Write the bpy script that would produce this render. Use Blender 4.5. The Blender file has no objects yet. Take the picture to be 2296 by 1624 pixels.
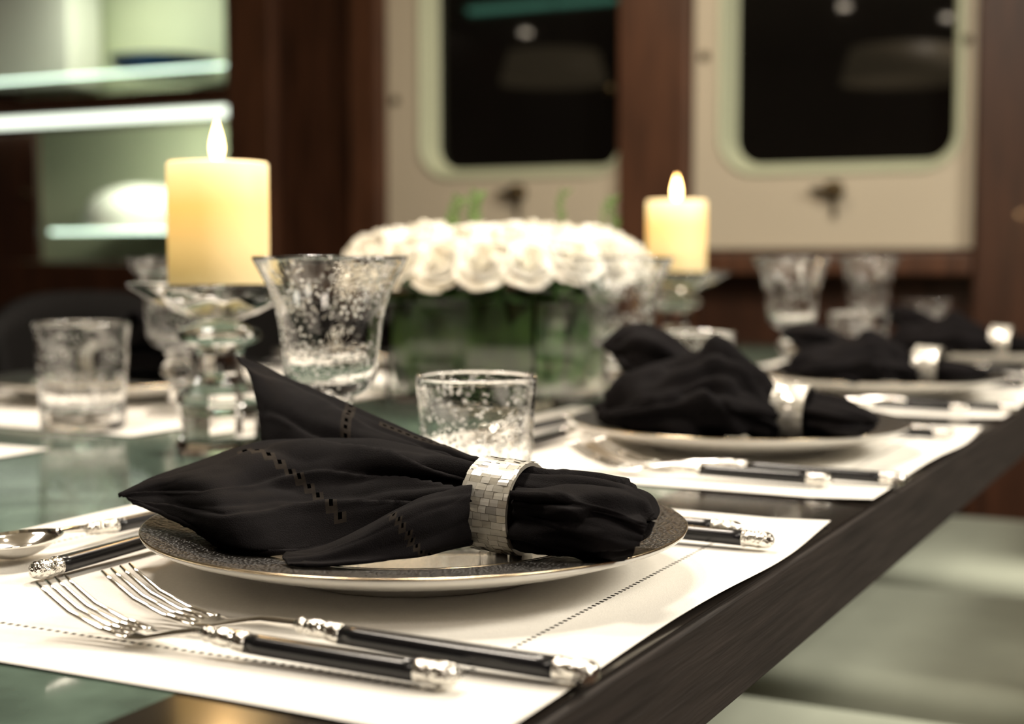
import bpy, bmesh, math, random
from mathutils import Vector, Matrix, noise
random.seed(7)
scene=bpy.context.scene
T=0.75            # table height; table edge runs along X=0, +Y is down the table
# ---------------------------------------------------------------- camera
yaw=math.radians(27.0); pit=math.radians(4.23)
CAM=Vector((0.245,-0.5125,0.932))
cd=bpy.data.cameras.new("camera"); cam=bpy.data.objects.new("camera",cd)
scene.collection.objects.link(cam); scene.camera=cam
cam.location=CAM; cam.rotation_euler=(math.pi/2-pit,0,yaw)
cd.sensor_width=36; cd.lens=51.74; cd.clip_start=0.02; cd.clip_end=50
cd.dof.use_dof=True; cd.dof.focus_distance=0.79; cd.dof.aperture_fstop=5.0
scene.view_settings.view_transform='Standard'
scene.view_settings.look='None'

# ---------------------------------------------------------------- materials
def mk(name):
    m=bpy.data.materials.new(name); m.use_nodes=True
    nt=m.node_tree; b=nt.nodes["Principled BSDF"]; return m,nt,b
def setp(b,**k):
    for a,v in k.items():
        n={'col':'Base Color','rough':'Roughness','metal':'Metallic','trans':'Transmission Weight','ior':'IOR','coat':'Coat Weight','coatr':'Coat Roughness','sheen':'Sheen Weight','spec':'Specular IOR Level','sss':'Subsurface Weight','ecol':'Emission Color','estr':'Emission Strength'}[a]
        if a in('col','ecol') and len(v)==3: v=(*v,1)
        b.inputs[n].default_value=v
def basic(name,col,rough=.5,nscale=30,var=.12,bump=0,bscale=None,stretch=(1,1,1),bdist=.001,**k):
    m,nt,b=mk(name); setp(b,col=col,rough=rough,**k)
    tc=nt.nodes.new('ShaderNodeTexCoord'); mp=nt.nodes.new('ShaderNodeMapping')
    mp.inputs['Scale'].default_value=stretch
    nt.links.new(tc.outputs['Object'],mp.inputs[0])
    n=nt.nodes.new('ShaderNodeTexNoise'); n.inputs['Scale'].default_value=nscale; n.inputs['Detail'].default_value=4
    nt.links.new(mp.outputs[0],n.inputs['Vector'])
    r=nt.nodes.new('ShaderNodeValToRGB')
    r.color_ramp.elements[0].position=.3; r.color_ramp.elements[1].position=.7
    r.color_ramp.elements[0].color=(*[c*(1-var) for c in col],1)
    r.color_ramp.elements[1].color=(*[min(1,c*(1+var)) for c in col],1)
    nt.links.new(n.outputs[0],r.inputs[0]); nt.links.new(r.outputs[0],b.inputs['Base Color'])
    if bump:
        n2=nt.nodes.new('ShaderNodeTexNoise'); n2.inputs['Scale'].default_value=bscale or nscale*3
        n2.inputs['Detail'].default_value=2
        nt.links.new(mp.outputs[0],n2.inputs['Vector'])
        bp=nt.nodes.new('ShaderNodeBump'); bp.inputs['Strength'].default_value=bump; bp.inputs['Distance'].default_value=bdist
        nt.links.new(n2.outputs[0],bp.inputs['Height']); nt.links.new(bp.outputs[0],b.inputs['Normal'])
    return m
def emis(name,col,s,base=None):
    m,nt,b=mk(name); setp(b,col=base or col,ecol=col,estr=s); return m
def bubble_glass(name,speck=.35,rough=.02,haze=.5,bump=.5):
    m,nt,b=mk(name); setp(b,col=(1,1,1),rough=rough,trans=1,ior=1.45)
    L=nt.links.new
    tc=nt.nodes.new('ShaderNodeTexCoord')
    v=nt.nodes.new('ShaderNodeTexVoronoi'); v.inputs['Scale'].default_value=200
    L(tc.outputs['Object'],v.inputs['Vector'])
    n=nt.nodes.new('ShaderNodeTexNoise'); n.inputs['Scale'].default_value=60; n.inputs['Detail'].default_value=3
    L(tc.outputs['Object'],n.inputs['Vector'])
    r=nt.nodes.new('ShaderNodeValToRGB'); r.color_ramp.elements[0].position=.14; r.color_ramp.elements[0].color=(1,1,1,1)
    r.color_ramp.elements[1].position=.3; r.color_ramp.elements[1].color=(0,0,0,1)
    L(v.outputs['Distance'],r.inputs[0])
    r2=nt.nodes.new('ShaderNodeValToRGB'); r2.color_ramp.elements[0].position=.46; r2.color_ramp.elements[1].position=.60
    L(n.outputs[0],r2.inputs[0])
    mu=nt.nodes.new('ShaderNodeMath'); mu.operation='MULTIPLY'
    L(r.outputs[0],mu.inputs[0]); L(r2.outputs[0],mu.inputs[1])
    ad=nt.nodes.new('ShaderNodeMath'); ad.operation='MULTIPLY_ADD'; ad.inputs[1].default_value=.6
    L(n.outputs[0],ad.inputs[0]); L(mu.outputs[0],ad.inputs[2])
    bp=nt.nodes.new('ShaderNodeBump'); bp.inputs['Strength'].default_value=bump; bp.inputs['Distance'].default_value=.0012
    L(ad.outputs[0],bp.inputs['Height']); L(bp.outputs[0],b.inputs['Normal'])
    n3=nt.nodes.new('ShaderNodeTexNoise'); n3.inputs['Scale'].default_value=18; n3.inputs['Detail'].default_value=7; n3.inputs['Distortion'].default_value=1.6
    L(tc.outputs['Object'],n3.inputs['Vector'])
    r3=nt.nodes.new('ShaderNodeValToRGB'); r3.color_ramp.elements[0].position=.56; r3.color_ramp.elements[1].position=.66
    r3.color_ramp.elements[0].color=(0,0,0,1)
    L(n3.outputs[0],r3.inputs[0])
    f3=nt.nodes.new('ShaderNodeMath'); f3.operation='MULTIPLY'; f3.inputs[1].default_value=haze; L(r3.outputs[0],f3.inputs[0])
    f=nt.nodes.new('ShaderNodeMath'); f.operation='MULTIPLY_ADD'; f.inputs[1].default_value=speck; f.use_clamp=True
    L(mu.outputs[0],f.inputs[0]); L(f3.outputs[0],f.inputs[2])
    d=nt.nodes.new('ShaderNodeBsdfDiffuse'); d.inputs[0].default_value=(.98,.98,.96,1)
    tl=nt.nodes.new('ShaderNodeBsdfTranslucent'); tl.inputs[0].default_value=(.98,.98,.96,1)
    a2=nt.nodes.new('ShaderNodeMixShader'); a2.inputs[0].default_value=.5; L(d.outputs[0],a2.inputs[1]); L(tl.outputs[0],a2.inputs[2])
    mx=nt.nodes.new('ShaderNodeMixShader'); L(f.outputs[0],mx.inputs[0])
    L(b.outputs[0],mx.inputs[1]); L(a2.outputs[0],mx.inputs[2])
    L(mx.outputs[0],nt.nodes['Material Output'].inputs[0])
    return m
def clear_glass(name,col=(.98,1,.99),ior=1.45):
    m,nt,b=mk(name); setp(b,col=col,rough=0,trans=1,ior=ior)
    tc=nt.nodes.new('ShaderNodeTexCoord'); n=nt.nodes.new('ShaderNodeTexNoise'); n.inputs['Scale'].default_value=15
    nt.links.new(tc.outputs['Object'],n.inputs['Vector'])
    bp=nt.nodes.new('ShaderNodeBump'); bp.inputs['Strength'].default_value=.06; bp.inputs['Distance'].default_value=.001
    nt.links.new(n.outputs[0],bp.inputs['Height']); nt.links.new(bp.outputs[0],b.inputs['Normal'])
    return m

M={}
M['mahog']=basic("mahogany",(.050,.019,.009),.40,nscale=6,var=.45,stretch=(6,6,.6),coat=.05,bump=.1)
M['mahogl']=basic("mahogany_light",(.085,.034,.016),.45,nscale=6,var=.4,stretch=(6,6,.6))
M['darkwood']=basic("black_stained_oak",(.023,.0175,.015),.62,nscale=120,var=.35,stretch=(1.5,.08,1.5),bump=.7,bscale=200,spec=.28,bdist=.0012)
M['blacklac']=basic("black_lacquered_oak",(.014,.011,.009),.14,nscale=60,var=.4,stretch=(1.5,.06,1.5),spec=.5)
M['greenglass']=basic("green_grey_glass_top",(.095,.135,.108),.10,nscale=22,var=.35,bump=.05,bscale=60,spec=.55)
M['linen']=basic("white_linen",(.84,.81,.76),.85,nscale=500,var=.03,bump=.25,bscale=1400)
M['cloth']=basic("black_linen",(.0050,.0040,.0046),.9,nscale=120,var=.2,bump=.4,bscale=1500,spec=.10)
M['clothhem']=basic("black_hemstitch_thread",(.016,.012,.009),.85,nscale=300,var=.3,spec=.1)
M['clothhole']=basic("openwork_gap",(.0006,.0005,.0005),1,nscale=300,var=.3,spec=0)
M['chairback']=basic("black_leather",(.004,.0035,.0035),.7,nscale=60,var=.2,bump=.2,spec=.15)
M['porc']=basic("white_porcelain",(.74,.72,.67),.18,nscale=8,var=.02,coat=.4)
M['silver']=basic("polished_silver",(.86,.84,.8),.1,nscale=20,var=.04,metal=1)
M['platewell']=basic("platinum_glazed_porcelain",(.72,.69,.62),.07,nscale=10,var=.03,metal=.6)
M['platrim']=basic("thin_platinum_line",(.80,.66,.46),.2,nscale=20,var=.04,metal=1)
M['horn']=basic("black_horn",(.010,.010,.012),.25,nscale=40,var=.3)
M['chasesilver']=basic("chased_silver",(.85,.83,.78),.16,nscale=80,var=.1,metal=1,bump=1,bscale=380,bdist=.0015)
M['glass']=bubble_glass("bubble_glass",.9,.0,.22,.42)
M['crystal']=clear_glass("clear_crystal",(1,1,1),1.50)
M['vaseglass']=clear_glass("vase_glass",(.98,1,.985),1.45)
M['shelfglass']=clear_glass("shelf_glass",(.97,1,.98),1.08)
M['cream']=basic("cream_lacquer",(.61,.54,.42),.4,nscale=3,var=.03)
M['reveal']=basic("led_tinted_reveal",(.60,.64,.46),.4,nscale=3,var=.03)  # greenish LED light on the reveal is put into its colour
M['brass']=basic("aged_brass",(.12,.09,.05),.3,nscale=30,var=.2,metal=1)
M['pane']=basic("night_window_glass",(.005,.0045,.004),.03,nscale=5,var=.1,spec=.6)
M['ceil']=basic("ceiling_paint",(.5,.45,.36),.7,nscale=3,var=.03)
M['floor']=basic("dark_carpet",(.08,.045,.028),.8,nscale=200,var=.3,bump=.3)
M['seat']=basic("pale_seafoam_leather",(.72,.76,.62),.5,nscale=15,var=.05,bump=.15,bscale=300)
M['green']=basic("leaf_green",(.055,.125,.030),.4,nscale=20,var=.6)
M['lgreen']=basic("fresh_leaf_green",(.13,.25,.06),.5,nscale=20,var=.3)
M['lining']=basic("dark_leaf_lining",(.020,.048,.012),.4,nscale=9,var=.6,stretch=(1,1,4))
M['rose']=basic("white_rose_petal",(.97,.945,.86),.7,nscale=20,var=.02)
M['shelfback']=basic("pale_green_panel",(.62,.69,.47),.6,nscale=4,var=.04)
M['white']=basic("white_ceramic",(.86,.90,.78),.3,nscale=6,var=.02)
M['blue']=basic("blue_ceramic",(.015,.07,.18),.35,nscale=12,var=.3)
M['led']=emis("led_strip_glow",(.90,1,.84),2.0)
M['ledg']=emis("glass_edge_glow",(.76,1,.80),3.2)
M['refl_strip']=emis("green_reflection_glow",(.25,.75,.52),3.0)  # glow of the strip added for the window reflection
M['flame']=emis("candle_flame",(1,.62,.22),20)
M['shade']=emis("pendant_shade_fabric",(1,.78,.46),.30,(.15,.12,.08))
M['lamp']=emis("downlight_lens",(1,.85,.65),55)
M['wick']=basic("burnt_wick",(.01,.008,.006),.9)
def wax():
    m,nt,b=mk("ivory_wax_glow"); setp(b,col=(.74,.62,.40),rough=.5)
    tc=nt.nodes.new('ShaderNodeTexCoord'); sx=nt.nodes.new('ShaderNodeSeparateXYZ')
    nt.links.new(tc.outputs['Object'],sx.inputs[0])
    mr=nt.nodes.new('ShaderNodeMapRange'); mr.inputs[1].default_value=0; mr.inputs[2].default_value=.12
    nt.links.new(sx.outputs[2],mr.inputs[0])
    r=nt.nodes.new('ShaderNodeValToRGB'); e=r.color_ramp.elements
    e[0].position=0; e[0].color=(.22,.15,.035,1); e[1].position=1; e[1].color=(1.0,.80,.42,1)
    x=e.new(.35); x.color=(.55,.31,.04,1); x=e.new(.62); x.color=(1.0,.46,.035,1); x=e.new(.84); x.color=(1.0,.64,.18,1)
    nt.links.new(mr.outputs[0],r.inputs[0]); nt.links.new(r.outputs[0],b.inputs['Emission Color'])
    b.inputs['Emission Strength'].default_value=.95  # flame light through the wax painted as an emission gradient by height
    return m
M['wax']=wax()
pearls=[basic("pearl_tile_%s"%n,c,.2,nscale=200,var=.08,coat=.6,metal=.35) for n,c in
  (("ivory",(.82,.79,.70)),("silver",(.62,.60,.55)),("bright",(.93,.90,.82)),("taupe",(.40,.37,.32)),("cream",(.74,.70,.60)))]  # the darkest tone colours the outer band under the tiles

# ---------------------------------------------------------------- mesh helpers
def link(o): scene.collection.objects.link(o); return o
def newobj(name,mesh,mats=None,parent=None,loc=(0,0,0),rot=(0,0,0),smooth=True):
    o=bpy.data.objects.new(name,mesh); link(o)
    if mats:
        for m in (mats if isinstance(mats,(list,tuple)) else [mats]): mesh.materials.append(m)
    if smooth:
        for p in mesh.polygons: p.use_smooth=True
    o.location=loc; o.rotation_euler=rot
    if parent: o.parent=parent
    return o
def mesh(name,v,f):
    me=bpy.data.meshes.new(name); me.from_pydata([tuple(a) for a in v],[],f); me.update()
    bm=bmesh.new(); bm.from_mesh(me); bmesh.ops.recalc_face_normals(bm,faces=bm.faces); bm.to_mesh(me); bm.free()
    return me
def empty(name,loc=(0,0,0),rot=(0,0,0),parent=None):
    o=bpy.data.objects.new(name,None); link(o); o.empty_display_size=.03; o.location=loc; o.rotation_euler=rot
    if parent:o.parent=parent
    return o
def tag(o,label,cat,group=None,kind=None):
    o["label"]=label; o["category"]=cat
    if group:o["group"]=group
    if kind:o["kind"]=kind
    return o
def lathe(name,prof,seg=48,mod=None,closed=True):
    v=[];f=[];n=len(prof)
    for (r,z) in prof:
        for i in range(seg):
            a=2*math.pi*i/seg
            rr=r*(mod(a,r,z) if mod else 1)
            v.append((rr*math.cos(a),rr*math.sin(a),z))
    for j in range(n-1):
        for i in range(seg):
            f.append((j*seg+i,j*seg+(i+1)%seg,(j+1)*seg+(i+1)%seg,(j+1)*seg+i))
    me=mesh(name,v,f)
    bm=bmesh.new(); bm.from_mesh(me); bmesh.ops.remove_doubles(bm,verts=bm.verts,dist=1e-5)
    bmesh.ops.recalc_face_normals(bm,faces=bm.faces); bm.to_mesh(me); bm.free(); return me
def cr(p0,p1,p2,p3,t):
    return tuple(.5*((2*b)+(-a+c)*t+(2*a-5*b+4*c-d)*t*t+(-a+3*b-3*c+d)*t**3) for a,b,c,d in zip(p0,p1,p2,p3))
def dense(prof,n=6):
    out=[]
    for i in range(len(prof)-1):
        p0=prof[max(i-1,0)];p1=prof[i];p2=prof[i+1];p3=prof[min(i+2,len(prof)-1)]
        for k in range(n): out.append(cr(p0,p1,p2,p3,k/n))
    out.append(tuple(prof[-1])); return out
def boxm(name,x0,x1,y0,y1,z0,z1,bev=0,seg=2):
    bm=bmesh.new(); bmesh.ops.create_cube(bm,size=1)
    for v in bm.verts:
        v.co=Vector(((x0+x1)/2+v.co.x*(x1-x0),(y0+y1)/2+v.co.y*(y1-y0),(z0+z1)/2+v.co.z*(z1-z0)))
    if bev: bmesh.ops.bevel(bm,geom=bm.edges[:],offset=bev,segments=seg,affect='EDGES',profile=.5)
    me=bpy.data.meshes.new(name); bm.to_mesh(me); bm.free(); return me
def box(name,x0,x1,y0,y1,z0,z1,mat,parent=None,bev=0,seg=2):
    cx,cy=(x0+x1)/2,(y0+y1)/2
    return newobj(name,boxm(name,x0-cx,x1-cx,y0-cy,y1-cy,0,z1-z0,bev,seg),mat,parent,(cx,cy,z0),smooth=False)
def sweep(st,seg=14,pw=2.0):
    v=[];f=[]
    for (x,y,z,w,h) in st:
        for i in range(seg):
            a=2*math.pi*i/seg; c,s=math.cos(a),math.sin(a)
            v.append((x,y+w*math.copysign(abs(c)**(2/pw),c),z+h*math.copysign(abs(s)**(2/pw),s)))
    n=len(st)
    for j in range(n-1):
        for i in range(seg): f.append((j*seg+i,j*seg+(i+1)%seg,(j+1)*seg+(i+1)%seg,(j+1)*seg+i))
    f.append(tuple(range(seg))); f.append(tuple((n-1)*seg+i for i in range(seg)))
    return v,f
def join(parts):
    V=[];F=[]
    for v,f in parts:
        o=len(V); V+=list(v); F+=[tuple(i+o for i in q) for q in f]
    return V,F
def copy_thing(root,loc=None,rot=None,scale=None):
    def rec(o,par):
        c=o.copy(); scene.collection.objects.link(c)
        if par: c.parent=par; c.matrix_parent_inverse=o.matrix_parent_inverse.copy()
        for ch in list(o.children): rec(ch,c)
        return c
    r=rec(root,None)
    if loc is not None:r.location=loc
    if rot is not None:r.rotation_euler=rot
    if scale is not None:r.scale=scale
    return r

# ================================================================ ROOM
XL,XR,YN,YF,ZC=-4.3,1.9,-2.6,3.47,2.35
def struct(o): o["kind"]="structure"; return o
struct(box("floor",XL-.1,XR+.1,YN-.1,4.1,-.05,0,M['floor']))
struct(box("ceiling",XL-.1,XR+.1,YN-.1,4.1,ZC,ZC+.05,M['ceil']))
struct(box("wall_left",XL-.1,XL,YN,4.1,0,ZC,M['mahog']))
struct(box("wall_right",XR,XR+.1,YN,4.1,0,ZC,M['mahog']))
struct(box("wall_near",XL,XR,YN-.1,YN,0,ZC,M['mahogl']))
XB=-2.775
bmv=[];bmf=[]
def addbox(x0,x1,y0,y1,z0,z1):
    o=len(bmv)
    bmv.extend([(x,y,z) for x in(x0,x1) for y in(y0,y1) for z in(z0,z1)])
    for q in((0,1,3,2),(4,6,7,5),(0,4,5,1),(2,3,7,6),(0,2,6,4),(1,5,7,3)): bmf.append(tuple(i+o for i in q))
addbox(XB,XR,YF,YF+.60,0,ZC); addbox(XL,XB,YF+.52,YF+.60,0,ZC)
struct(newobj("wall_far",mesh("wall_far",bmv,bmf),M['mahog'],smooth=False))
struct(box("trim_1",XB,-2.60,3.37,YF,0,ZC,M['mahogl'],bev=.006))
struct(box("trim_2",-2.60,-2.30,3.41,YF,0,ZC,M['mahog'],bev=.006))
struct(box("trim_3",-2.30,-2.185,3.36,YF,0,ZC,M['mahogl'],bev=.012))
struct(box("trim_4",-1.40,-1.185,3.37,YF,0,ZC,M['mahogl'],bev=.010))
struct(box("trim_5",-.415,.35,3.35,YF,0,ZC,M['mahog'],bev=.010))
struct(box("trim_6",-2.185,-1.40,3.34,YF,.80,.86,M['mahogl'],bev=.008))
struct(box("trim_7",-1.185,-.415,3.34,YF,.875,.935,M['mahogl'],bev=.008))

def rrect(cx,cz,hw,hh,r,n=10):
    pts=[]
    for (sx,sz,a0) in((1,1,0),(-1,1,90),(-1,-1,180),(1,-1,270)):
        for k in range(n+1):
            a=math.radians(a0+90*k/n)
            pts.append((cx+sx*(hw-r)+r*math.cos(a)*1.0,cz+sz*(hh-r)+r*math.sin(a)))
    return pts
def window(name,x0,x1,z0,z1,ox0,ox1,oz0,oz1):
    y=3.40; cx=(x0+x1)/2
    root=empty(name,(cx,y,z0)); struct(root)
    ccx,ccz,ow,oh=(ox0+ox1)/2-cx,(oz0+oz1)/2-z0,(ox1-ox0)/2,(oz1-oz0)/2
    out=rrect(0,(z1-z0)/2,(x1-x0)/2,(z1-z0)/2,.006); n=len(out)
    def rr(g): return rrect(ccx,ccz,ow+g,oh+g,.075+g)
    def ringmesh_(nm,rings,mat):
        v=[];f=[]
        for r,yy in rings: v+=[(a,yy,b) for a,b in r]
        for j in range(len(rings)-1):
            for i in range(n): f.append((j*n+i,j*n+(i+1)%n,(j+1)*n+(i+1)%n,(j+1)*n+i))
        return newobj(nm,mesh(nm,v,f),mat,root,smooth=False)
    ringmesh_("window_frame",[(out,.068),(out,0.0),(rr(.034),0.0)],M['cream'])
    rv=ringmesh_("window_reveal",[(rr(.034),0),(rr(.032),-.005),(rr(.027),-.010),(rr(.021),-.010),(rr(.016),-.004),(rr(.012),.006),(rr(.006),.045),(rr(0),.064),(rr(-.004),.066)],M['reveal'])
    for p in rv.data.polygons: p.use_smooth=True
    pn=rr(-.003)
    newobj("window_pane",mesh("window_pane",[(a,.0655,b) for a,b in pn],[tuple(range(n))]),M['pane'],root,smooth=False)
    lx=ccx+.0; lz=oz0-z0-.075
    lat=newobj("window_latch",lathe("window_latch",[(0,.0),(.026,.0),(.026,.006),(.016,.01),(.014,.02),(.024,.028),(.024,.036),(0,.04)],24),M['brass'],root,(lx,0,lz),(math.pi/2,0,0))
    vv,ff=sweep([(-.060,0,.03,.007,.004),(-.03,0,.032,.010,.005),(0,0,.034,.012,.006),(.03,0,.032,.008,.005)])
    newobj("latch_lever",mesh("latch_lever",vv,ff),M['brass'],lat,(0,0,0))
    newobj("latch_hook",boxm("latch_hook",-.006,.006,-.075,-.02,.004,.012,.003),M['brass'],lat)
    for k,hx in enumerate((x0-cx+.03,x1-cx-.03)):
        newobj("hinge_screw",lathe("hinge_screw",[(0,0),(.014,0),(.014,.005),(.008,.01),(0,.011)],20),M['brass'],root,(hx,0,.53),(math.pi/2,0,0))
    return root
window("window_1",-2.18,-1.405,.87,2.15,-2.035,-1.415,1.185,2.0)
window("window_2",-1.18,-.42,.945,2.15,-1.078,-.484,1.175,2.0)

# ---- bookcase in the niche
bc=tag(empty("bookcase",(-3.53,3.7,0)),"mahogany built-in bookcase with lit pale green compartments","bookcase")
def bpart(name,x0,x1,y0,y1,z0,z1,mat,par=bc,bev=.002,label=None):
    o=box(name,x0,x1,y0,y1,z0,z1,mat,None,bev); o.parent=par
    pl=Vector((0,0,0)); q=par
    while q: pl+=q.location; q=q.parent
    o.location-=pl
    if label:o["label"]=label
    return o
BX0,BX1=-4.28,-2.78; BB=3.94
bpart("back_panel",BX0,BX1,BB,BB+.03,.90,2.3,M['shelfback'])
bpart("side_panel",BX1-.02,BX1,3.40,BB,.9,2.3,M['mahog']); bpart("side_panel",BX0,BX0+.02,3.40,BB,.9,2.3,M['mahog'])
dr=bpart("door",BX0+.02,-3.66,3.42,3.44,.905,1.36,M['mahog'])
nb=newobj("knob",lathe("knob",[(0,0),(.006,0),(.006,.012),(.012,.018),(.012,.024),(0,.027)],20),M['brass'],dr,(.26,-.01,.24),(math.pi/2,0,0))
bpart("shelf",BX0,BX1,3.39,BB,1.418,1.478,M['mahog'])
bpart("led_strip",BX0+.02,BX1-.0,3.385,3.40,1.378,1.412,M['led'],bc)
for (x0,x1,z) in((BX0+.02,-2.8,1.552),(-3.655,-2.8,1.005)):
    g=bpart("glass_shelf",x0,x1,3.48,BB-.01,z,z+.008,M['shelfglass'])
    e=newobj("lit_edge",boxm("lit_edge",-(x1-x0)/2,(x1-x0)/2,-.003,.0,-.001,.009),M['ledg'],g,(0,-(BB-.01-3.48)/2-.0005,0),smooth=False)
bpart("cabinet_base",BX0,BX1,3.36,BB,0,.90,M['mahog'],bev=.006)
bpart("top_board",BX0,BX1,3.39,BB,1.98,2.02,M['mahog'])
dome=[(0,0),(.222,0),(.225,.01),(.219,.055),(.197,.10),(.153,.138),(.085,.162),(0,.17)]
o=newobj("ceramic_bowl",lathe("ceramic_bowl",dense(dome,4)),M['white'],None,(-3.42,3.71,1.014)); tag(o,"white domed ceramic bowl upturned on a glass shelf","bowl")
o=box("display_box",-4.2,-3.76,3.70,3.88,1.561,1.95,M['white'],bev=.01); tag(o,"tall white boxed display piece on the upper glass shelf","box")
o=newobj("blue_dish",lathe("blue_dish",dense([(0,0),(.08,.0),(.15,.02),(.19,.062),(.185,.064),(.14,.030),(0,.012)],4)),M['blue'],None,(-3.30,3.69,1.561)); tag(o,"shallow blue glazed dish on the upper glass shelf","dish")

# ================================================================ TABLE
TX0,TX1,TY0,TY1=-1.21,0.0,-1.1,2.4
tb=tag(empty("dining_table",((TX0+TX1)/2,(TY0+TY1)/2,0)),"long dining table with green glass top and thick dark oak edge","dining table")
bpart("table_frame",TX0,TX1,TY0,TY1,T-.058,T-.0022,M['darkwood'],tb,bev=.0015)
for (a,b,c,d) in((-.15,-.003,TY0+.003,TY1-.003),(TX0+.003,-1.06,TY0+.003,TY1-.003),(-1.06,-.15,TY0+.003,TY0+.15),(-1.06,-.15,TY1-.15,TY1-.003)):
    bpart("border",a,b,c,d,T-.0022,T,M['blacklac'],tb,bev=0,label="glossy black wooden border of the table top")
bpart("glass_top",-1.06,-.15,TY0+.15,TY1-.15,T-.0022,T-.0002,M['greenglass'],tb,bev=0)
for x in(-.76,-.45):
    for y in(-.75,2.15): bpart("leg",x-.05,x+.05,y-.05,y+.05,0,T-.058,M['darkwood'],tb,bev=.004)

# ================================================================ CHAIRS
def chair(loc,rot,label,group):
    r=empty("dining_chair",loc,(0,0,rot)); tag(r,label,"chair",group)
    newobj("seat",boxm("seat",-.36,.21,-.245,.245,.375,.455,.030,6),M['seat'],r)
    newobj("seat_frame",boxm("seat_frame",-.35,.21,-.235,.235,.335,.374,.006),M['darkwood'],r,smooth=False)
    for x in(-.32,.185):
        for y in(-.20,.20):
            newobj("leg",boxm("leg",-.018,.018,-.018,.018,0,.334,.004),M['darkwood'],r,(x,y,0),smooth=False)
    v=[];f=[];NX=16;NZ=10
    for s in(0,1):
        for j in range(NZ+1):
            for i in range(NX+1):
                a=-1+2*i/NX; t=j/NZ
                top=.865-.05*abs(a)**3
                z=.46+(top-.46)*t
                x=.215+.05*t-.03*a*a+.028*s
                v.append((x,a*.225*(1+.06*t),z))
    B=(NX+1)*(NZ+1)
    for j in range(NZ):
        for i in range(NX):
            q=(j*(NX+1)+i,j*(NX+1)+i+1,(j+1)*(NX+1)+i+1,(j+1)*(NX+1)+i)
            f.append(q); f.append(tuple(B+k for k in q[::-1]))
    for i in range(NX):
        f.append((i,i+1,B+i+1,B+i)); k=NZ*(NX+1)+i; f.append((k,k+1,B+k+1,B+k))
    for j in range(NZ):
        for k in(j*(NX+1),j*(NX+1)+NX): f.append((k,k+NX+1,B+k+NX+1,B+k))
    newobj("backrest",mesh("backrest",v,f),M['chairback'],r)
    for y in(-.15,.15): newobj("back_post",boxm("back_post",-.012,.012,-.014,.014,.385,.52,.003),M['darkwood'],r,(.245,y,0),smooth=False)
    return r
c0=chair((.02,.77,0),0,"dark dining chair with pale seafoam leather seat tucked under the table","dining chairs")
for y in(1.38,2.00): copy_thing(c0,(.02,y,0))
c1=copy_thing(c0,(-1.33,1.45,0),(0,0,math.pi)); c1["label"]="black-backed dining chair facing across the table"
for y in(.83,2.07): copy_thing(c1,(-1.33,y,0))

# ================================================================ PLACEMATS
def matmesh():
    nx,ny=188,200; W,D=.47,.50; v=[];f=[]
    for j in range(ny+1):
        for i in range(nx+1):
            x=-W/2+W*i/nx; y=-D/2+D*j/ny
            e=max(0,(x-.19)/.045)
            z=.0006+ e*.0022*(.5+.5*math.sin(y*23+1.3))+.0005*noise.noise(Vector((x*9,y*9,0)))
            v.append((x+.003*e*math.sin(y*17),y+.0015*math.sin(x*20),z+.0006))
    i0,i1,j0,j1=20,nx-21,20,ny-21
    for j in range(ny):
        for i in range(nx):
            on=((i in(i0,i1)) and j0<=j<=j1 and j%2==0) or ((j in(j0,j1)) and i0<=i<=i1 and i%2==0)
            if not on: f.append((j*(nx+1)+i,j*(nx+1)+i+1,(j+1)*(nx+1)+i+1,(j+1)*(nx+1)+i))
    return mesh("placemat",v,f)
pm=newobj("placemat",matmesh(),M['linen'],None,(-.240,.206,T))
tag(pm,"white linen placemat with hemstitched border under a charger plate","placemat","linen placemats")
for k in(1,2,3): copy_thing(pm,(-.240,.206+k*.597,T))
for y in(.25,.86,1.45): copy_thing(pm,(-.985,y,T),(0,0,math.pi))

# ================================================================ PLATE
def rimmat():
    m,nt,b=mk("black_pebbled_glaze"); setp(b,col=(.02,.018,.016),rough=.36,metal=.0,spec=.24)
    tc=nt.nodes.new('ShaderNodeTexCoord'); v=nt.nodes.new('ShaderNodeTexVoronoi'); v.inputs['Scale'].default_value=380
    nt.links.new(tc.outputs['Object'],v.inputs['Vector'])
    bp=nt.nodes.new('ShaderNodeBump'); bp.inputs['Strength'].default_value=1; bp.inputs['Distance'].default_value=.002; bp.invert=True
    nt.links.new(v.outputs['Distance'],bp.inputs['Height']); nt.links.new(bp.outputs[0],b.inputs['Normal'])
    r=nt.nodes.new('ShaderNodeValToRGB'); r.color_ramp.elements[0].color=(.020,.017,.014,1); r.color_ramp.elements[1].color=(.002,.0017,.0015,1)
    nt.links.new(v.outputs['Distance'],r.inputs[0]); nt.links.new(r.outputs[0],b.inputs['Base Color'])
    return m
RIM=rimmat()
def plate(loc):
    r=empty("charger_plate",loc); tag(r,"charger plate with black textured rim and platinum centre","plate","charger plates")
    newobj("plate_body",lathe("plate_body",[(0,.003),(.072,.003),(.074,.0),(.079,.0),(.081,.004),(.105,.009),(.13,.0150),(.150,.0215),(.1548,.0240),(.1555,.0256),(.1545,.0260),(.150,.0250),(.130,.0222),(.107,.0192),(.10,.0160),(0,.0150)],96),M['porc'],r)
    newobj("plate_rim",lathe("plate_rim",[(.1035,.0200),(.107,.0206),(.130,.0234),(.149,.0260),(.1550,.0269)],128),RIM,r)
    newobj("plate_well",lathe("plate_well",[(0,.0165),(.094,.0168),(.1035,.0200)],96),M['platewell'],r)
    newobj("rim_band",lathe("rim_band",[(.1550,.0269),(.1555,.0268),(.1558,.0263),(.1557,.0259)],128),M['platrim'],r)
    newobj("well_band",lathe("well_band",[(.1028,.0200),(.1036,.0207),(.1046,.0204)],128),M['platrim'],r)
    return r
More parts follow.
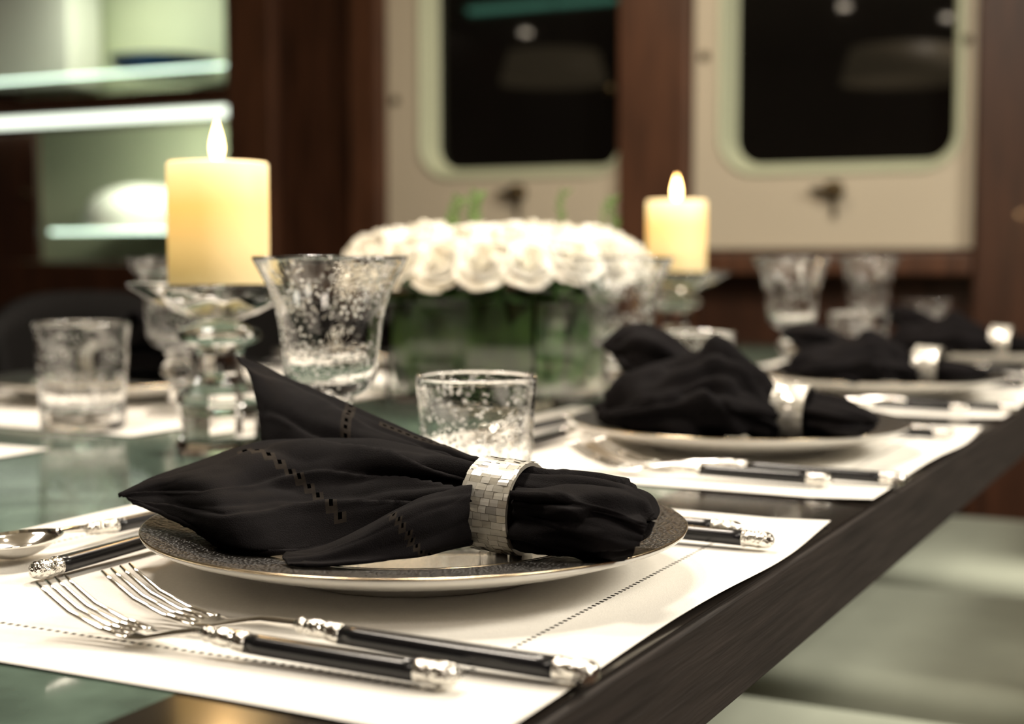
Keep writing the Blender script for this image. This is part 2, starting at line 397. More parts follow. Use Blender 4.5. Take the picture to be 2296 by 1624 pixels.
ZP=T+.0016
pl=plate((-.186,.212,ZP))
PLY=[.212,.80,1.385,1.96]
for y in PLY[1:]: copy_thing(pl,(-.186,y,ZP))
for y in(.90,1.49): copy_thing(pl,(-1.03,y,ZP))

# ================================================================ CUTLERY
def handle(root,x0,x1):
    b=[(x0-.014,0,.0088,.0026,.0025),(x0-.011,0,.0085,.0044,.0040),(x0-.009,0,.0083,.0034,.0032),(x0-.006,0,.0080,.0046,.0042),(x0-.002,0,.008,.0050,.0045),(x0+.002,0,.0076,.0042,.0040),(x0+.005,0,.0075,.0050,.0046),(x0+.010,0,.007,.0054,.0048),(x0+.012,0,.007,.0050,.0046)]
    newobj("bolster",mesh("bolster",*sweep(b)),M['chasesilver'],root)
    L=x1-x0; h=[]
    for k in range(13):
        t=k/12; h.append((x0+.011+t*(L-.029),0,.0068-.0010*t,.0048+.0014*math.sin(t*1.9),.0043+.0004*t))
    newobj("handle",mesh("handle",*sweep(h,18,2.6)),M['horn'],root)
    c=[(x1-.0195,0,.0058,.0060,.0048),(x1-.018,0,.0058,.0065,.0052),(x1-.0165,0,.0058,.0058,.0047),(x1-.011,0,.0058,.0061,.0049),(x1-.009,0,.0058,.0066,.0052),(x1-.0075,0,.0058,.0060,.0049),(x1-.004,0,.0058,.0062,.0050),(x1-.0015,0,.0056,.0048,.0040),(x1,0,.0056,.0026,.0022)]
    newobj("end_cap",mesh("end_cap",*sweep(c,18,2.4)),M['chasesilver'],root)
def fork(L,loc,rotz,label,s=1):
    r=empty("fork",loc,(0,0,rotz)); tag(r,label,"fork","table forks")
    hx=L*.47
    parts=[]
    for k in range(4):
        y=(-1.5+k)*.0060*s
        parts.append(sweep([(0,y*1.06,.0245,.0008,.0006),(.006,y*1.04,.0205,.0014,.0009),(.02,y*1.02,.0125,.0018,.0011),(.038,y,.0068,.0020,.0013),(.055*s,y*.97,.0042,.0022,.0014)],10))
    parts.append(sweep([(.050*s,0,.0045,.0108*s,.0010),(.056*s,0,.0040,.0112*s,.0013),(.064*s,0,.0042,.0100*s,.0014),(.072*s,0,.0058,.0068*s,.0016),(.080*s,0,.0072,.0038,.0018),(.088*s,0,.0085,.0025,.002),(hx-.014,0,.0088,.0024,.0024),(hx-.010,0,.0086,.0028,.0026)],16))
    newobj("fork_head",mesh("fork_head",*join(parts)),M['silver'],r)
    handle(r,hx,L); return r
def spoon(L,loc,rotz,label):
    r=empty("spoon",loc,(0,0,rotz)); tag(r,label,"spoon","dessert spoons")
    v=[];f=[];A,B=.032,.0215; NR,NA=8,32
    for s in(0,1):
        for j in range(NR+1):
            q=j/NR
            for i in range(NA):
                a=2*math.pi*i/NA
                x=.03-A*q*math.cos(a); y=B*q*math.sin(a)*(1+.12*q*math.cos(a))
                v.append((x,y,.0125-.0110*(1-q*q)+ (.0012 if s else 0)))
    N=(NR+1)*NA
    for j in range(NR):
        for i in range(NA):
            q=(j*NA+i,j*NA+(i+1)%NA,(j+1)*NA+(i+1)%NA,(j+1)*NA+i); f.append(q); f.append(tuple(N+k for k in q[::-1]))
    for i in range(NA): f.append((NR*NA+i,NR*NA+(i+1)%NA,N+NR*NA+(i+1)%NA,N+NR*NA+i))
    hx=L*.47
    vv,ff=join([(v,f),sweep([(.058,0,.0124,.004,.0012),(.065,0,.0118,.0028,.0017),(.075,0,.0108,.0024,.0022),(hx-.008,0,.0088,.0028,.0026)])])
    newobj("spoon_bowl",mesh("spoon_bowl",vv,ff),M['silver'],r); handle(r,hx,L); return r
def knife(L,loc,rotz,label):
    r=empty("knife",loc,(0,0,rotz)); tag(r,label,"knife","table knives")
    hx=L*.53
    newobj("blade",mesh("blade",*sweep([(0,.004,.005,.001,.0006),(.01,.002,.005,.005,.0007),(.03,0,.005,.008,.0008),(hx*.8,0,.0055,.0085,.001),(hx-.016,0,.0075,.0065,.0014),(hx-.010,0,.0086,.0035,.0028)],12)),M['silver'],r)
    handle(r,hx,L); return r
zc=T+.0022
f1=fork(.222,(-.267,.006,zc),.01,"silver fork with black horn handle lying on the placemat",.97)
f2=fork(.262,(-.257,.040,zc),-.01,"larger silver fork with black horn handle beside the plate",1.02)
k1=knife(.250,(-.264,.345,zc),0,"silver knife with black horn handle beside the plate")
k2=knife(.235,(-.278,.372,zc),0,"smaller silver knife with black horn handle next to another knife")
s1=spoon(.215,(-.400,.085,zc),math.pi/2,"silver dessert spoon laid above the plate")
d1=fork(.205,(-.350,.282,zc),-math.pi/2,"small dessert fork with black horn handle above the plate",.85)
for k in(1,2,3):
    dy=.590*k
    for o in(f1,f2,k1,k2,s1,d1): copy_thing(o,(o.location.x,o.location.y+dy,zc))
for y0 in(.90,1.49):
    for o in(f1,f2,k1):
        copy_thing(o,(-1.216-o.location.x,y0-(o.location.y-.212),zc),(0,0,math.pi))

# ================================================================ GLASSWARE
def goblet(loc):
    r=empty("goblet",loc); tag(r,"flared bubble-glass goblet on a short stem","glass","bubble glass goblets")
    wob=lambda a,rr,z:1+.008*math.sin(3*a+z*40)
    bowl=[(0.0,.074),(.018,.075),(.029,.081),(.0345,.092),(.0360,.108),(.0385,.130),(.0452,.153),(.0556,.1735),(.0566,.1757),(.0553,.1762),(.0441,.1545),(.0373,.131),(.0347,.108),(.0328,.094),(.027,.085),(.014,.0805),(0,.080)]
    newobj("bowl",lathe("bowl",dense(bowl,4),56,wob),M['glass'],r)
    stem=[(0,.0125),(.012,.0128),(.0105,.022),(.010,.034),(.0135,.041),(.019,.048),(.0185,.055),(.0125,.061),(.0130,.067),(.017,.0735),(0,.0735)]
    newobj("stem",lathe("stem",dense(stem,3),36),M['glass'],r)
    foot=[(0,.0003),(.036,.0003),(.0385,.002),(.037,.004),(.025,.0065),(.014,.0105),(.0115,.0122),(0,.0122)]
    newobj("foot",lathe("foot",dense(foot,3),48),M['glass'],r)
    return r
def tumbler(loc):
    prof=[(0,.0005),(.032,.0005),(.0365,.003),(.0375,.01),(.039,.04),(.041,.07),(.0430,.091),(.0425,.0935),(.0413,.0925),(.0393,.07),(.0371,.04),(.0348,.022),(.028,.0165),(.012,.017),(0,.0175)]
    o=newobj("tumbler",lathe("tumbler",dense(prof,3),56,lambda a,rr,z:1+.008*math.sin(2*a+z*30)),M['glass'],None,loc)
    return tag(o,"bubble-glass water tumbler with thick base","glass","bubble glass tumblers")
zg=T+.0002
g0=goblet((-.364,.389,T+.0022))
for x,y in((-.379,.975),(-.350,1.53),(-.370,2.07),(-.84,.79),(-.84,1.38)): copy_thing(g0,(x,y,zg),(0,0,random.random()*6))
t0=tumbler((-.247,.386+.012,T+.0022))
for x,y,s in((-.290,.965,1),(-.262,1.56,1),(-.285,2.15,1),(-.827,.624,1.13)):
    copy_thing(t0,(x,y,T+.0022),(0,0,random.random()*6),(s,s,s*1.03))

def holder(loc,rot):
    r=empty("candle_holder",loc,(0,0,rot)); tag(r,"faceted crystal candle holder with flared petal dish","candle holder","crystal candle holders")
    pet=lambda a,rr,z: 1+(.12*math.cos(5*(a-3.21)) if rr>.05 else 0)
    dish=[(0,.122),(.02,.122),(.034,.127),(.054,.137),(.074,.151),(.076,.155),(.072,.155),(.054,.1485),(.0465,.1475),(0,.1475)]
    newobj("dish",lathe("dish",dish,80,pet),M['crystal'],r)
    disc=[(0,.1215),(.014,.1213),(.024,.117),(.037,.112),(.040,.107),(.036,.102),(.023,.097),(.021,.090),(.021,.072),(.025,.0635),(0,.063)]
    newobj("stem",lathe("stem",disc,10),M['crystal'],r,smooth=False)
    base=[(0,.0628),(.025,.0628),(.039,.056),(.0425,.047),(.039,.036),(.038,.012),(.044,.006),(.044,.0003),(0,.0003)]
    newobj("base",lathe("base",base,8),M['crystal'],r,smooth=False)
    return r
h0=holder((-.602,.562,T),.4); copy_thing(h0,(-.549,1.594,T),(0,0,1.1))
def candle(loc,H,R):
    r=empty("pillar_candle",loc); tag(r,"lit ivory pillar candle standing on a crystal holder","candle","pillar candles")
    prof=[(0,0),(R-.002,0),(R,.002),(R,.04),(R,.08),(R,H-.002),(R-.002,H),(R-.006,H-.001),(R-.013,H-.007),(.012,H-.010),(0,H-.010)]
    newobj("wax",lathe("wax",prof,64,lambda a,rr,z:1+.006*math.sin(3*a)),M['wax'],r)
    newobj("wick",mesh("wick",*sweep([(0,0,0,.001,.001),(.006,0,.0005,.001,.001),(.012,0,.0015,.0008,.0008)],8)),M['wick'],r,(0,0,H-.010),(0,-math.pi/2,0))
    newobj("flame",lathe("flame",dense([(0,-.004),(.0034,-.001),(.0060,.007),(.0065,.013),(.0050,.022),(.0024,.031),(0,.038)],5),20),M['flame'],r,(0,0,H+.0015))
    l=bpy.data.lights.new("flame_light",'POINT'); l.energy=1.3; l.color=(1,.6,.25); l.shadow_soft_size=.012
    lo=bpy.data.objects.new("flame_light",l); link(lo); lo.parent=r; lo.location=(0,0,H+.062)
    return r
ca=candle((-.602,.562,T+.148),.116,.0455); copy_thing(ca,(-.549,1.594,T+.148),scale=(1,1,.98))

# ================================================================ FLOWERS
VX,VY=-.588,1.085
vs=tag(empty("square_vase",(VX,VY,T)),"square clear glass vase lined with dark green leaves","vase")
hw=.100
def openbox(name,h0,h1,z0,z1,zi):
    v=[];f=[]
    def sq(h,z): 
        o=len(v); v.extend([(-h,-h,z),(h,-h,z),(h,h,z),(-h,h,z)]); return o
    a=sq(h0,z0);b=sq(h0,z1);c=sq(h1,z1);d=sq(h1,zi)
    for p,q in((a,b),(b,c),(c,d)):
        for i in range(4): f.append((p+i,p+(i+1)%4,q+(i+1)%4,q+i))
    f.append((a,a+1,a+2,a+3)); f.append((d,d+1,d+2,d+3)); return mesh(name,v,f)
newobj("vase_glass",openbox("vase_glass",hw,hw-.005,.0005,.146,.010),M['vaseglass'],vs,smooth=False)
def leaf(w,l,bend=.2,n=6):
    v=[];f=[]
    for j in range(n+1):
        t=j/n; ww=w*math.sin(math.pi*min(.98,max(.02,t)))**.8
        for i,a in enumerate((-1,-.5,0,.5,1)):
            v.append(Vector((a*ww,l*t,bend*l*t*t+abs(a)*ww*.3)))
    for j in range(n):
        for i in range(4): f.append((j*5+i,j*5+i+1,(j+1)*5+i+1,(j+1)*5+i))
    return v,f
newobj("leaf_lining",boxm("leaf_lining",-hw+.016,hw-.016,-hw+.016,hw-.016,.012,.138,.008,3),M['lining'],vs)
V=[];F=[]
for side in range(4):
    for k in range(14):
        v,f=leaf(.018,.130,.0)
        x=-.072+.144*(k%7)/6+random.uniform(-.01,.01); ang=random.uniform(-.6,.6); z0=random.uniform(.012,.03)
        mt=Matrix.Rotation(side*math.pi/2,4,'Z')@Matrix.Translation((x,-hw+.012-.0004*k,z0))@Matrix.Rotation(math.pi/2,4,'X')@Matrix.Rotation(ang,4,'Z')@Matrix.Diagonal((1,.88,.9,1))
        o=len(V); V+=[mt@p for p in v]; F+=[tuple(i+o for i in q) for q in f]
for p in V:
    p.x=max(-hw+.006,min(hw-.006,p.x)); p.y=max(-hw+.006,min(hw-.006,p.y)); p.z=min(.145,p.z)
newobj("side_leaves",mesh("side_leaves",V,F),M['green'],vs)["kind"]="stuff"
V=[];F=[]
for k in range(60):
    a=k/60*2*math.pi; v,f=leaf(.016,.065,.15)
    mt=Matrix.Translation((.085*math.cos(a)*1.05,.085*math.sin(a)*1.05,.134+random.uniform(-.01,.012)))@Matrix.Rotation(a-math.pi/2,4,'Z')@Matrix.Rotation(random.uniform(-.3,.5),4,'X')@Matrix.Rotation(random.uniform(-.4,.4),4,'Y')
    o=len(V); V+=[mt@p for p in v]; F+=[tuple(i+o for i in q) for q in f]
fo=newobj("collar_foliage",mesh("collar_foliage",V,F),M['green'],vs); fo["kind"]="stuff"
def rosemesh():
    V=[];F=[]
    rnd=random.Random(3)
    L=[(3,.006,.036,1.5,.001),(4,.012,.036,.9,.003),(5,.018,.034,.8,.005),(5,.023,.033,.75,.008),(6,.027,.030,.68,.011),(6,.030,.026,.66,.015)]
    for li,(n,R,h,wd,curl) in enumerate(L):
        for k in range(n):
            a0=2*math.pi*(k/n)+li*1.1+rnd.uniform(-.2,.2); hh=h*rnd.uniform(.88,1.08); cu=curl*rnd.uniform(.6,1.3)
            NU,NV=8,9; o=len(V)
            for j in range(NV+1):
                t=j/NV
                for i in range(NU+1):
                    s=-1+2*i/NU
                    w=wd*(.45+.55*math.sin(math.pi*min(t,.55)/1.1))
                    rad=R*(.22+.84*math.sin(min(t,.85)*math.pi*.64))+cu*max(0,t-.6)**1.3*2.2
                    z=hh*min(t,.93)*(1-.16*s*s*t)-cu*.9*max(0,t-.8)*2.0
                    aa=a0+s*w+.05*math.sin(5*s+k)
                    V.append((rad*math.cos(aa),rad*math.sin(aa),z+.0012*math.sin(5*s+li+k)*t))
            for j in range(NV):
                for i in range(NU): F.append((o+j*(NU+1)+i,o+j*(NU+1)+i+1,o+(j+1)*(NU+1)+i+1,o+(j+1)*(NU+1)+i))
    return mesh("white_rose",V,F)
rm=rosemesh(); first=None
pos=[]
for k in range(21): a=2*math.pi*k/21; pos.append((.150,a,56,.166))
for k in range(16): a=2*math.pi*(k+.4)/16; pos.append((.126,a,28,.179))
for k in range(11): a=2*math.pi*(k+.2)/11; pos.append((.082,a,10,.184))
for k in range(5): a=2*math.pi*(k+.2)/5; pos.append((.038,a,3,.185))
for (R,a,tilt,z) in pos:
    tilt+=random.uniform(-9,9); z+=random.uniform(-.004,.005)
    sq=1+.10*abs(math.sin(2*a))
    loc=(VX+R*sq*math.cos(a),VY+R*sq*math.sin(a),T+z)
    if first is None:
        o=first=newobj("white_rose",rm,M['rose']); tag(o,"open white rose bloom in the square vase arrangement","flower","white roses in the square vase")
    else: o=first.copy(); link(o)
    o.matrix_world=Matrix.Translation(loc)@Matrix.Rotation(a,4,'Z')@Matrix.Rotation(math.radians(tilt),4,'Y')@Matrix.Rotation(random.random()*6,4,'Z')@Matrix.Scale(random.uniform(.80,.98),4)
def sprig():
    parts=[];H=.05
    parts.append(sweep([(t*H,0,.004*math.sin(t*3),.0006,.0006) for t in[0,.2,.4,.6,.8,1]],6))
    for k in range(7):
        for sd in(-1,1):
            v,f=leaf(.0022,.012,.1,4); x=.012+k*.0055
            mt=Matrix.Translation((x,0,.004*math.sin(x/H*3)))@Matrix.Rotation(-math.pi/2+sd*.9,4,'Z')@Matrix.Rotation(random.uniform(-.5,.5),4,'X')
            parts.append(([mt@p for p in v],f))
    return mesh("green_sprig",*join(parts))
sm=sprig(); first=None
for (dx,dy,dz,ry) in((-.02,-.03,.207,-1.4),(-.045,-.045,.204,-1.15),(.065,.045,.209,-1.45),(.10,.085,.202,-1.3),(.118,.10,.202,-1.7)):
    if first is None:
        o=first=newobj("green_sprig",sm,M['lgreen']); tag(o,"fresh green leafy sprig rising among the roses","sprig","green sprigs in the arrangement")
    else: o=first.copy(); link(o)
    o.location=(VX+dx,VY+dy,T+dz); o.rotation_euler=(random.uniform(0,3),ry,random.uniform(-.5,.8))

# ================================================================ NAPKINS
def patch(ctrl,nu=8,nv=10,wr=.0012,seed=0,holes=None,ridge=.003,nr=5.0,decay=1.5,pleat=0,np_=3.5,pd=1.2,hem=0):
    """smooth cloth sheet through the control points, with gathered ridges and crisp knife pleats"""
    R=len(ctrl);Cn=len(ctrl[0])
    rows=[dense([tuple(p) for p in r],nv) for r in ctrl]
    nC=len(rows[0]); cols=[dense([rows[r][c] for r in range(R)],nu) for c in range(nC)]
    nR=len(cols[0]); g=[[Vector(cols[c][r]) for c in range(nC)] for r in range(nR)]
    V=[]
    for r in range(nR):
        for c in range(nC):
            p=g[r][c]
            a=g[min(r+1,nR-1)][c]-g[max(r-1,0)][c]; b=g[r][min(c+1,nC-1)]-g[r][max(c-1,0)]
            n=a.cross(b); n=n.normalized() if n.length>1e-12 else Vector((0,0,1))
            u=c/(nC-1); q=r/(nR-1)
            w=noise.noise(Vector((q*5+seed,u*2.2,seed*1.7)))*wr*1.6+noise.noise(Vector((p.x*60,p.y*60,p.z*60+seed)))*wr*.6
            rn=noise.noise(Vector((q*nr+seed*3.1,u*1.1+seed,4.2)))
            edge=min(1,8*q)*min(1,8*(1-q))
            w+=(.5-abs(rn)*2.4)*ridge*(math.exp(-u*decay))*edge
            cz=noise.noise(Vector((p.x*26+seed,p.y*26,p.z*26)))
            w+=(.25-abs(cz))*hem*edge
            if pleat:
                qq=q*np_+.55*noise.noise(Vector((u*2.4+seed,q*1.5,seed*.7)))+u*.7
                fr=qq-math.floor(qq); saw=fr/.86 if fr<.86 else (1-fr)/.14
                w+=(saw-.5)*pleat*math.exp(-u*pd)*edge*(.6+.6*noise.noise(Vector((math.floor(qq)*3.7+seed,1.3,u*2))))
            V.append(p+n*w)
    F=[];H=[]
    hs=set();hm=set()
    for (ax,idx,s,e,sl,per,on) in (holes or []):
        for k in range(int(s),int(e)):
            j=int(round(idx+sl*((k-s)//per*per)))
            if ax=='c':
                if k%per<on: hs.add((k,j))
                for d in(-1,0,1): hm.add((k,j+d))
            else:
                if k%per<on: hs.add((j,k))
                for d in(-1,0,1): hm.add((j+d,k))
    for r in range(nR-1):
        for c in range(nC-1):
            F.append((r*nC+c,r*nC+c+1,(r+1)*nC+c+1,(r+1)*nC+c)); H.append(2 if (r,c) in hs else 1 if (r,c) in hm else 0)
    return V,F,H
def bunch(stn,seg=120,folds=6,amp=.16,seed=0):
    V=[];F=[];st=dense(stn,7)
    for k,(x,y,z,ry,rz) in enumerate(st):
        for i in range(seg):
            a=2*math.pi*i/seg
            tw=x*14
            q=1-amp+amp*(abs(math.sin(folds*.5*a+tw+seed))-.3)+amp*.35*math.sin(folds*1.7*a-tw*1.6+seed*2)*.6
            V.append(Vector((x+.004*math.sin(3*a+seed)*(k/len(st)),y+ry*q*math.cos(a),z+rz*q*math.sin(a))))
    n=len(st)
    for j in range(n-1):
        for i in range(seg): F.append((j*seg+i,j*seg+(i+1)%seg,(j+1)*seg+(i+1)%seg,(j+1)*seg+i))
    F.append(tuple(range(seg))); F.append(tuple((n-1)*seg+i for i in range(seg)))
    return V,F,[0]*len(F)
def napkin(pieces,origin,label):
    V=[];F=[];H=[]
    for v,f,h in pieces:
        o=len(V); V+=[Vector(p)-Vector(origin) for p in v]; F+=[tuple(i+o for i in q) for q in f]; H+=h
    me=bpy.data.meshes.new("cloth_napkin"); me.from_pydata([tuple(p) for p in V],[],F); me.update()
    o=newobj("cloth_napkin",me,[M['cloth'],M['clothhem'],M['clothhole']],None,origin)
    for p,h in zip(me.polygons,H): p.material_index=h
    sd=o.modifiers.new("thickness",'SOLIDIFY'); sd.thickness=.0009; sd.offset=0
    return tag(o,label,"napkin","black napkins")
# control points of each cloth flap: x = distance in from the table edge (half mm),
# y = distance along the table (mm), z = height over the table (half mm)
def flap(rows): return [[(-x/2000,y/1000,T+z/2000) for (x,y,z) in r] for r in rows]
A=flap([
 [(285,205,127),(348,215,137),(435,222,145),(525,218,141),(585,205,136),(646,180,112),(672,155,98),(684,137,82)],
 [(269,186,122),(310,182,131),(383,185,137),(467,185,133),(523,172,127),(565,138,115),(645,147,95),(677,136,82)],
 [(267,182,112),(305,178,113),(366,176,112),(432,168,107),(486,155,102),(519,120,103),(619,140,87),(671,136,81)],
 [(258,174,107),(287,162,106),(338,154,100),(402,146,88),(451,134,83),(481,104,90),(574,124,82),(661,134,80)],
 [(260,175,93),(291,165,82),(328,148,66),(383,130,52),(427,112,50),(470,100,54),(541,115,66),(654,133,79)],
 [(264,180,76),(302,175,60),(353,170,50),(417,160,47),(476,152,48),(529,146,50),(581,145,58),(656,138,76)]])
B=flap([
 [(291,215,132),(365,235,140),(457,250,159),(542,260,181),(635,268,204),(681,268,219),(704,262,229)],
 [(287,208,129),(356,222,132),(441,232,147),(516,236,164),(588,240,182),(638,246,196),(668,252,207)],
 [(284,202,125),(347,212,124),(424,218,132),(495,220,142),(556,222,151),(599,226,159),(626,232,168)],
 [(285,200,116),(342,205,111),(411,208,113),(473,208,117),(524,208,119),(569,212,123),(596,218,128)]])
Cp=flap([
 [(263,180,116),(283,168,111),(299,156,105),(315,144,94),(340,130,76),(368,116,60),(395,106,54)],
 [(252,168,108),(266,152,104),(284,138,97),(303,126,88),(328,114,74),(358,103,61),(395,97,54)],
 [(250,164,84),(264,147,78),(281,132,72),(301,120,65),(322,108,59),(348,97,55),(380,90,53)],
 [(252,166,56),(267,147,53),(283,131,52),(299,117,52),(316,104,52),(338,93,52),(362,85,53)],
 [(268,188,54),(290,178,52),(312,165,50),(327,152,49),(340,138,49),(352,124,50),(368,108,51)]])
T1=flap([
 [(209,174,112),(159,166,114),(113,160,112),(74,159,106),(49,163,91)],
 [(206,172,86),(151,158,88),(104,150,84),(68,150,79),(50,158,76)],
 [(210,178,60),(162,167,57),(123,160,57),(96,157,58),(64,162,64)],
 [(220,190,56),(177,185,54),(141,180,55),(114,178,58),(86,180,62)]])
T2=flap([
 [(237,213,127),(201,215,125),(161,213,124),(119,210,121),(85,200,110),(64,190,98)],
 [(221,193,123),(177,190,124),(134,186,123),(96,183,120),(69,180,109),(57,178,97)],
 [(206,174,109),(155,164,111),(112,158,107),(74,157,102),(55,160,96),(49,164,93)],
 [(210,180,99),(166,176,100),(125,173,97),(88,173,93),(66,173,89),(59,175,88)]])
E1=[(-.129,.197,T+.043,.0225,.0225),(-.112,.197,T+.043,.0225,.0215),(-.095,.196,T+.045,.0235,.0190),(-.075,.194,T+.047,.024,.0180),(-.055,.192,T+.047,.024,.0170),(-.042,.190,T+.0465,.022,.0145),(-.036,.189,T+.045,.016,.009),(-.034,.188,T+.045,.008,.004),(-.0335,.188,T+.045,.002,.001)]
G1=[(-.112,.198,T+.043,.0220,.0220),(-.135,.198,T+.043,.0215,.0180),(-.165,.196,T+.043,.030,.015),(-.20,.194,T+.042,.036,.011),(-.24,.190,T+.042,.036,.009),(-.27,.186,T+.044,.030,.007),(-.285,.184,T+.046,.010,.003)]
napkin([patch(A,14,14,.0008,1,[('c',59,4,47,-.50,4,2)],ridge=.004,nr=9,decay=2.5,pleat=.012,np_=4.2,pd=1.3,hem=.006),
        patch(B,12,14,.0008,4,[('c',38,1,22,0,4,2),('r',4,8,30,0,2,1)],ridge=.003,nr=5,decay=3,pleat=.007,np_=2.2,pd=1.0,hem=.004),
        patch(Cp,12,12,.0008,7,[('c',36,4,40,-.62,4,2)],ridge=.002,nr=6,pleat=.003,np_=2.3,pd=1.0,hem=.002),
        patch(T1,14,10,.0012,11,ridge=.003,nr=7,decay=.5,pleat=.009,np_=3.1,pd=.3,hem=.005),patch(T2,14,10,.0012,13,ridge=.003,nr=7,decay=.5,pleat=.009,np_=2.7,pd=.3,hem=.005),bunch(E1,seed=.4),bunch(G1,seed=2,amp=.08)],
       (-.18,.2,T+.012),"black hemstitched napkin fanned out over a charger plate")
A2=flap([
 [(259,735,110),(289,745,154),(337,750,183),(382,750,214),(410,745,186),(471,735,167),(520,720,149),(546,705,128)],
 [(240,700,94),(273,700,115),(321,700,148),(351,695,159),(387,685,147),(437,680,132),(491,675,117),(546,680,93)],
 [(233,690,81),(257,675,94),(294,660,106),(335,665,115),(372,660,110),(425,655,101),(487,660,89),(550,675,79)],
 [(237,700,60),(266,690,60),(306,680,60),(343,675,60),(379,670,60),(434,667,62),(503,670,66),(558,680,72)],
 [(247,720,56),(281,715,56),(327,710,56),(364,705,56),(401,700,56),(460,700,58),(528,700,62),(568,700,69)]])
L2=flap([
 [(294,760,112),(392,780,149),(469,790,191),(514,790,219),(560,785,235),(597,775,225),(622,765,196)],
 [(304,750,109),(391,755,137),(452,755,165),(493,752,189),(536,750,202),(573,752,192),(609,758,183)],
 [(301,745,94),(384,745,106),(444,745,124),(485,742,137),(518,740,149),(551,742,159),(582,750,169)],
 [(304,750,77),(387,750,89),(447,750,102),(491,750,113),(526,750,124),(558,750,139),(586,760,160)]])
rx,ry=-.113,.728
E2=[(rx-.005,ry,T+.043,.0225,.0225),(rx+.012,ry,T+.043,.0225,.0215),(rx+.026,ry-.004,T+.043,.028,.020),(rx+.042,ry-.008,T+.043,.034,.018),(rx+.056,ry-.01,T+.042,.034,.015),(rx+.067,ry-.01,T+.041,.022,.009),(rx+.071,ry-.01,T+.040,.004,.002)]
G2=[(rx+.01,ry,T+.043,.022,.022),(rx-.02,ry,T+.043,.022,.018),(rx-.06,ry,T+.047,.034,.018),(rx-.10,ry,T+.048,.040,.018),(rx-.14,ry,T+.046,.036,.015),(rx-.17,ry,T+.042,.026,.010),(rx-.185,ry,T+.040,.01,.004)]
n2=napkin([patch(A2,10,8,.003,3,ridge=.012,nr=8,decay=.6,pleat=.020,np_=3.4,pd=.4,hem=.016),patch(L2,10,8,.002,5,ridge=.008,nr=6,decay=.4,pleat=.010,np_=2.4,pd=.3,hem=.010),bunch(E2,seed=1,amp=.2),bunch(G2,seed=3,amp=.15)],(rx-.06,ry,T+.012),"black napkin loosely bunched on its plate")
for k,(y,s) in enumerate(((1.30,.72),(1.86,.76))):
    copy_thing(n2,(rx-.06,y,T+.018),scale=(1,1,s))
for y in(.96,1.54): copy_thing(n2,(-1.226-(rx-.06),y,T+.012),(0,0,math.pi))

def ringmesh():
    R0,R1,W=.0235,.0258,.029; V=[];F=[];mi=[]; seg=72
    prof=[(R0,-W/2),(R1-.0004,-W/2),(R1-.0004,W/2),(R0,W/2)]
    for r,x in prof:
        for i in range(seg):
            a=2*math.pi*i/seg; V.append((x,r*math.cos(a),r*math.sin(a)))
    for j in range(4):
        for i in range(seg):
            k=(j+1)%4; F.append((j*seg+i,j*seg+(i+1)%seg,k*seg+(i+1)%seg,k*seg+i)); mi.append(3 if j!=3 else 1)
    nc,na=5,40; rnd=random.Random(5)
    for j in range(na):
        a0=2*math.pi*j/na+.004; a1=2*math.pi*(j+1)/na-.004; off=rnd.uniform(0,1)
        x=-off
        while x<nc:
            wd=rnd.uniform(.75,1.25)
            xa=max(0,x)+.015; xb=min(nc,x+wd)-.015
            if xb>xa+.05:
                o=len(V); tl=rnd.uniform(-.00035,.00035); tm=rnd.uniform(-.00025,.00025)
                for t in range(3):
                    a=a0+(a1-a0)*t/2
                    V.append((-W/2+W*xa/nc,(R1+tl+tm*(t-1))*math.cos(a),(R1+tl+tm*(t-1))*math.sin(a)))
                    V.append((-W/2+W*xb/nc,(R1-tl+tm*(t-1))*math.cos(a),(R1-tl+tm*(t-1))*math.sin(a)))
                m_=rnd.choice([0,0,1,2,2,4])
                for t in range(2): F.append((o+2*t,o+2*t+1,o+2*t+3,o+2*t+2)); mi.append(m_)
            x+=wd
    me=bpy.data.meshes.new("napkin_ring"); me.from_pydata(V,[],F); me.update()
    for m in pearls: me.materials.append(m)
    for p,k in zip(me.polygons,mi): p.material_index=k
    return me
rg=bpy.data.objects.new("napkin_ring",ringmesh()); link(rg); rg.location=(-.121,.197,T+.044); rg.rotation_euler=(0,.05,-.03)
tag(rg,"mother-of-pearl tiled napkin ring around a black napkin","napkin ring","pearl napkin rings")
for x,y in((rx,ry),(rx,1.30),(rx,1.86),(-1.226-rx,.96),(-1.226-rx,1.54)): copy_thing(rg,(x,y,T+.044))

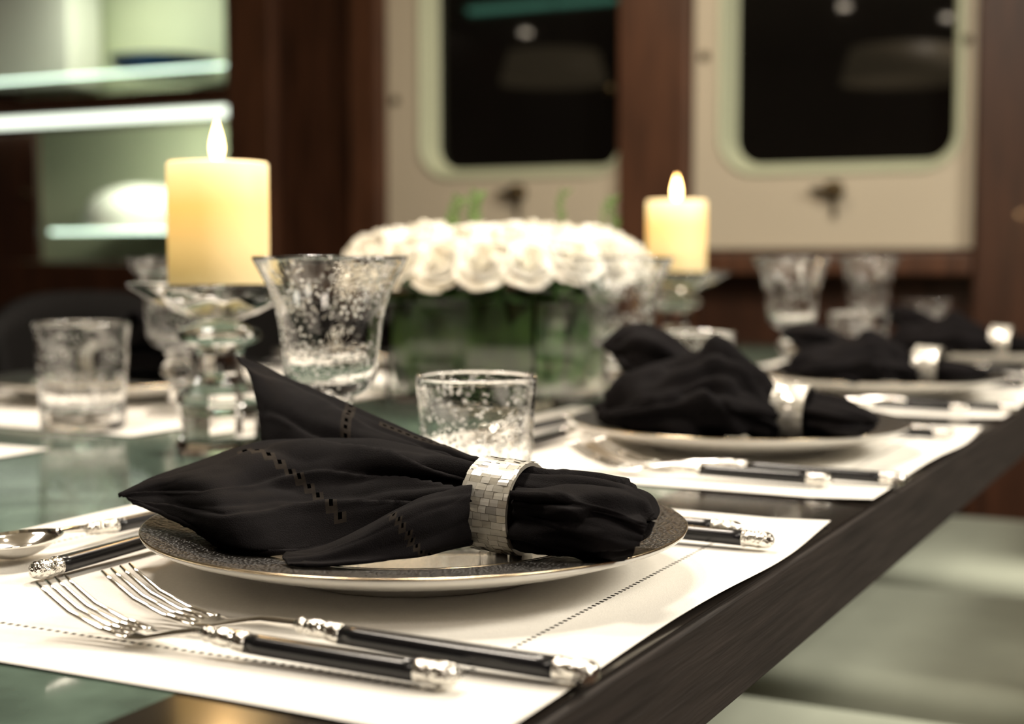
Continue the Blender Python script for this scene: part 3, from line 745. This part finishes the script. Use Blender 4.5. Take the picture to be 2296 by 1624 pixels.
# ================================================================ LIGHTS
def area(name,loc,target,size,power,col=(1,.82,.6)):
    l=bpy.data.lights.new(name,'AREA'); l.shape='DISK'; l.size=size; l.energy=power; l.color=col
    o=bpy.data.objects.new(name,l); link(o); o.location=loc
    o.rotation_euler=(Vector(target)-Vector(loc)).to_track_quat('-Z','Y').to_euler(); return o
area("table_downlight",(-.85,.35,2.3),(-.3,.3,.75),.36,20,(1,.89,.75))
area("table_downlight",(-.7,1.3,2.3),(-.58,1.1,.9),.36,27,(1,.89,.75))
area("added_fill_light",(.9,-.9,2.3),(.0,.6,.5),.6,15,(1,.88,.74))  # unseen fill lamp added on the camera side
area("added_wall_wash",(-1.3,2.4,2.3),(-1.3,3.4,1.0),.5,10,(1,.83,.62))  # unseen lamp added to wash the window wall
area("added_fill_light",(1.7,1.35,2.1),(-.15,1.4,.45),.6,60,(1,.93,.79))  # unseen lamp added to brighten the chair seats under the table edge
area("added_fill_light",(1.2,.2,2.2),(-.1,1.0,.45),.5,14,(1,.93,.79))  # another unseen lamp added to light along the seats
area("shelf_light",(-3.45,3.52,1.97),(-3.45,3.8,1.5),.25,6,(.97,1,.82))
area("shelf_light",(-3.2,3.52,1.41),(-3.3,3.8,1.0),.25,5,(.97,1,.82))
def down(x,y):
    r=empty("downlight",(x,y,ZC)); tag(r,"small round recessed ceiling downlight","ceiling light","recessed downlights")
    newobj("trim_ring",lathe("trim_ring",[(.03,-.002),(.045,-.006),(.048,0),(.03,0)],32),M['silver'],r)
    newobj("lens",lathe("lens",[(0,-.003),(.03,-.003)],32),M['lamp'],r); return r
d0=down(-1.95,-1.07)
for x,y in((-4.03,-1.14),(-.2,1.0),(-1.5,-1.75)): copy_thing(d0,(x,y,ZC))
cv=box("reflection_strip",-3.92,-3.0,-.22,-.16,ZC-.025,ZC-.001,M['refl_strip']); tag(cv,"green glowing strip added out of view for its reflection in the window","ceiling light")  # added strip, out of view, gives the green reflection in the window
def pendant(x,y,z):
    r=empty("pendant_lamp",(x,y,z)); tag(r,"beige fabric drum pendant lamp hanging from the ceiling","lamp","drum pendants")
    newobj("lamp_shade",lathe("lamp_shade",[(.24,0),(.25,0),(.21,.14),(.207,.14),(.24,.003)],48),M['shade'],r)
    newobj("cord",lathe("cord",[(0,.10),(.003,.10),(.003,ZC-z),(0,ZC-z)],10),M['wick'],r)
    newobj("spider_frame",boxm("spider_frame",-.215,.215,-.003,.003,.10,.106),M['brass'],r); return r
p0=pendant(-2.72,1.2,1.72); copy_thing(p0,(-1.12,1.2,1.64))
w=bpy.data.worlds.new("world"); scene.world=w; w.use_nodes=True
w.node_tree.nodes['Background'].inputs[0].default_value=(.12,.095,.06,1); w.node_tree.nodes['Background'].inputs[1].default_value=.4
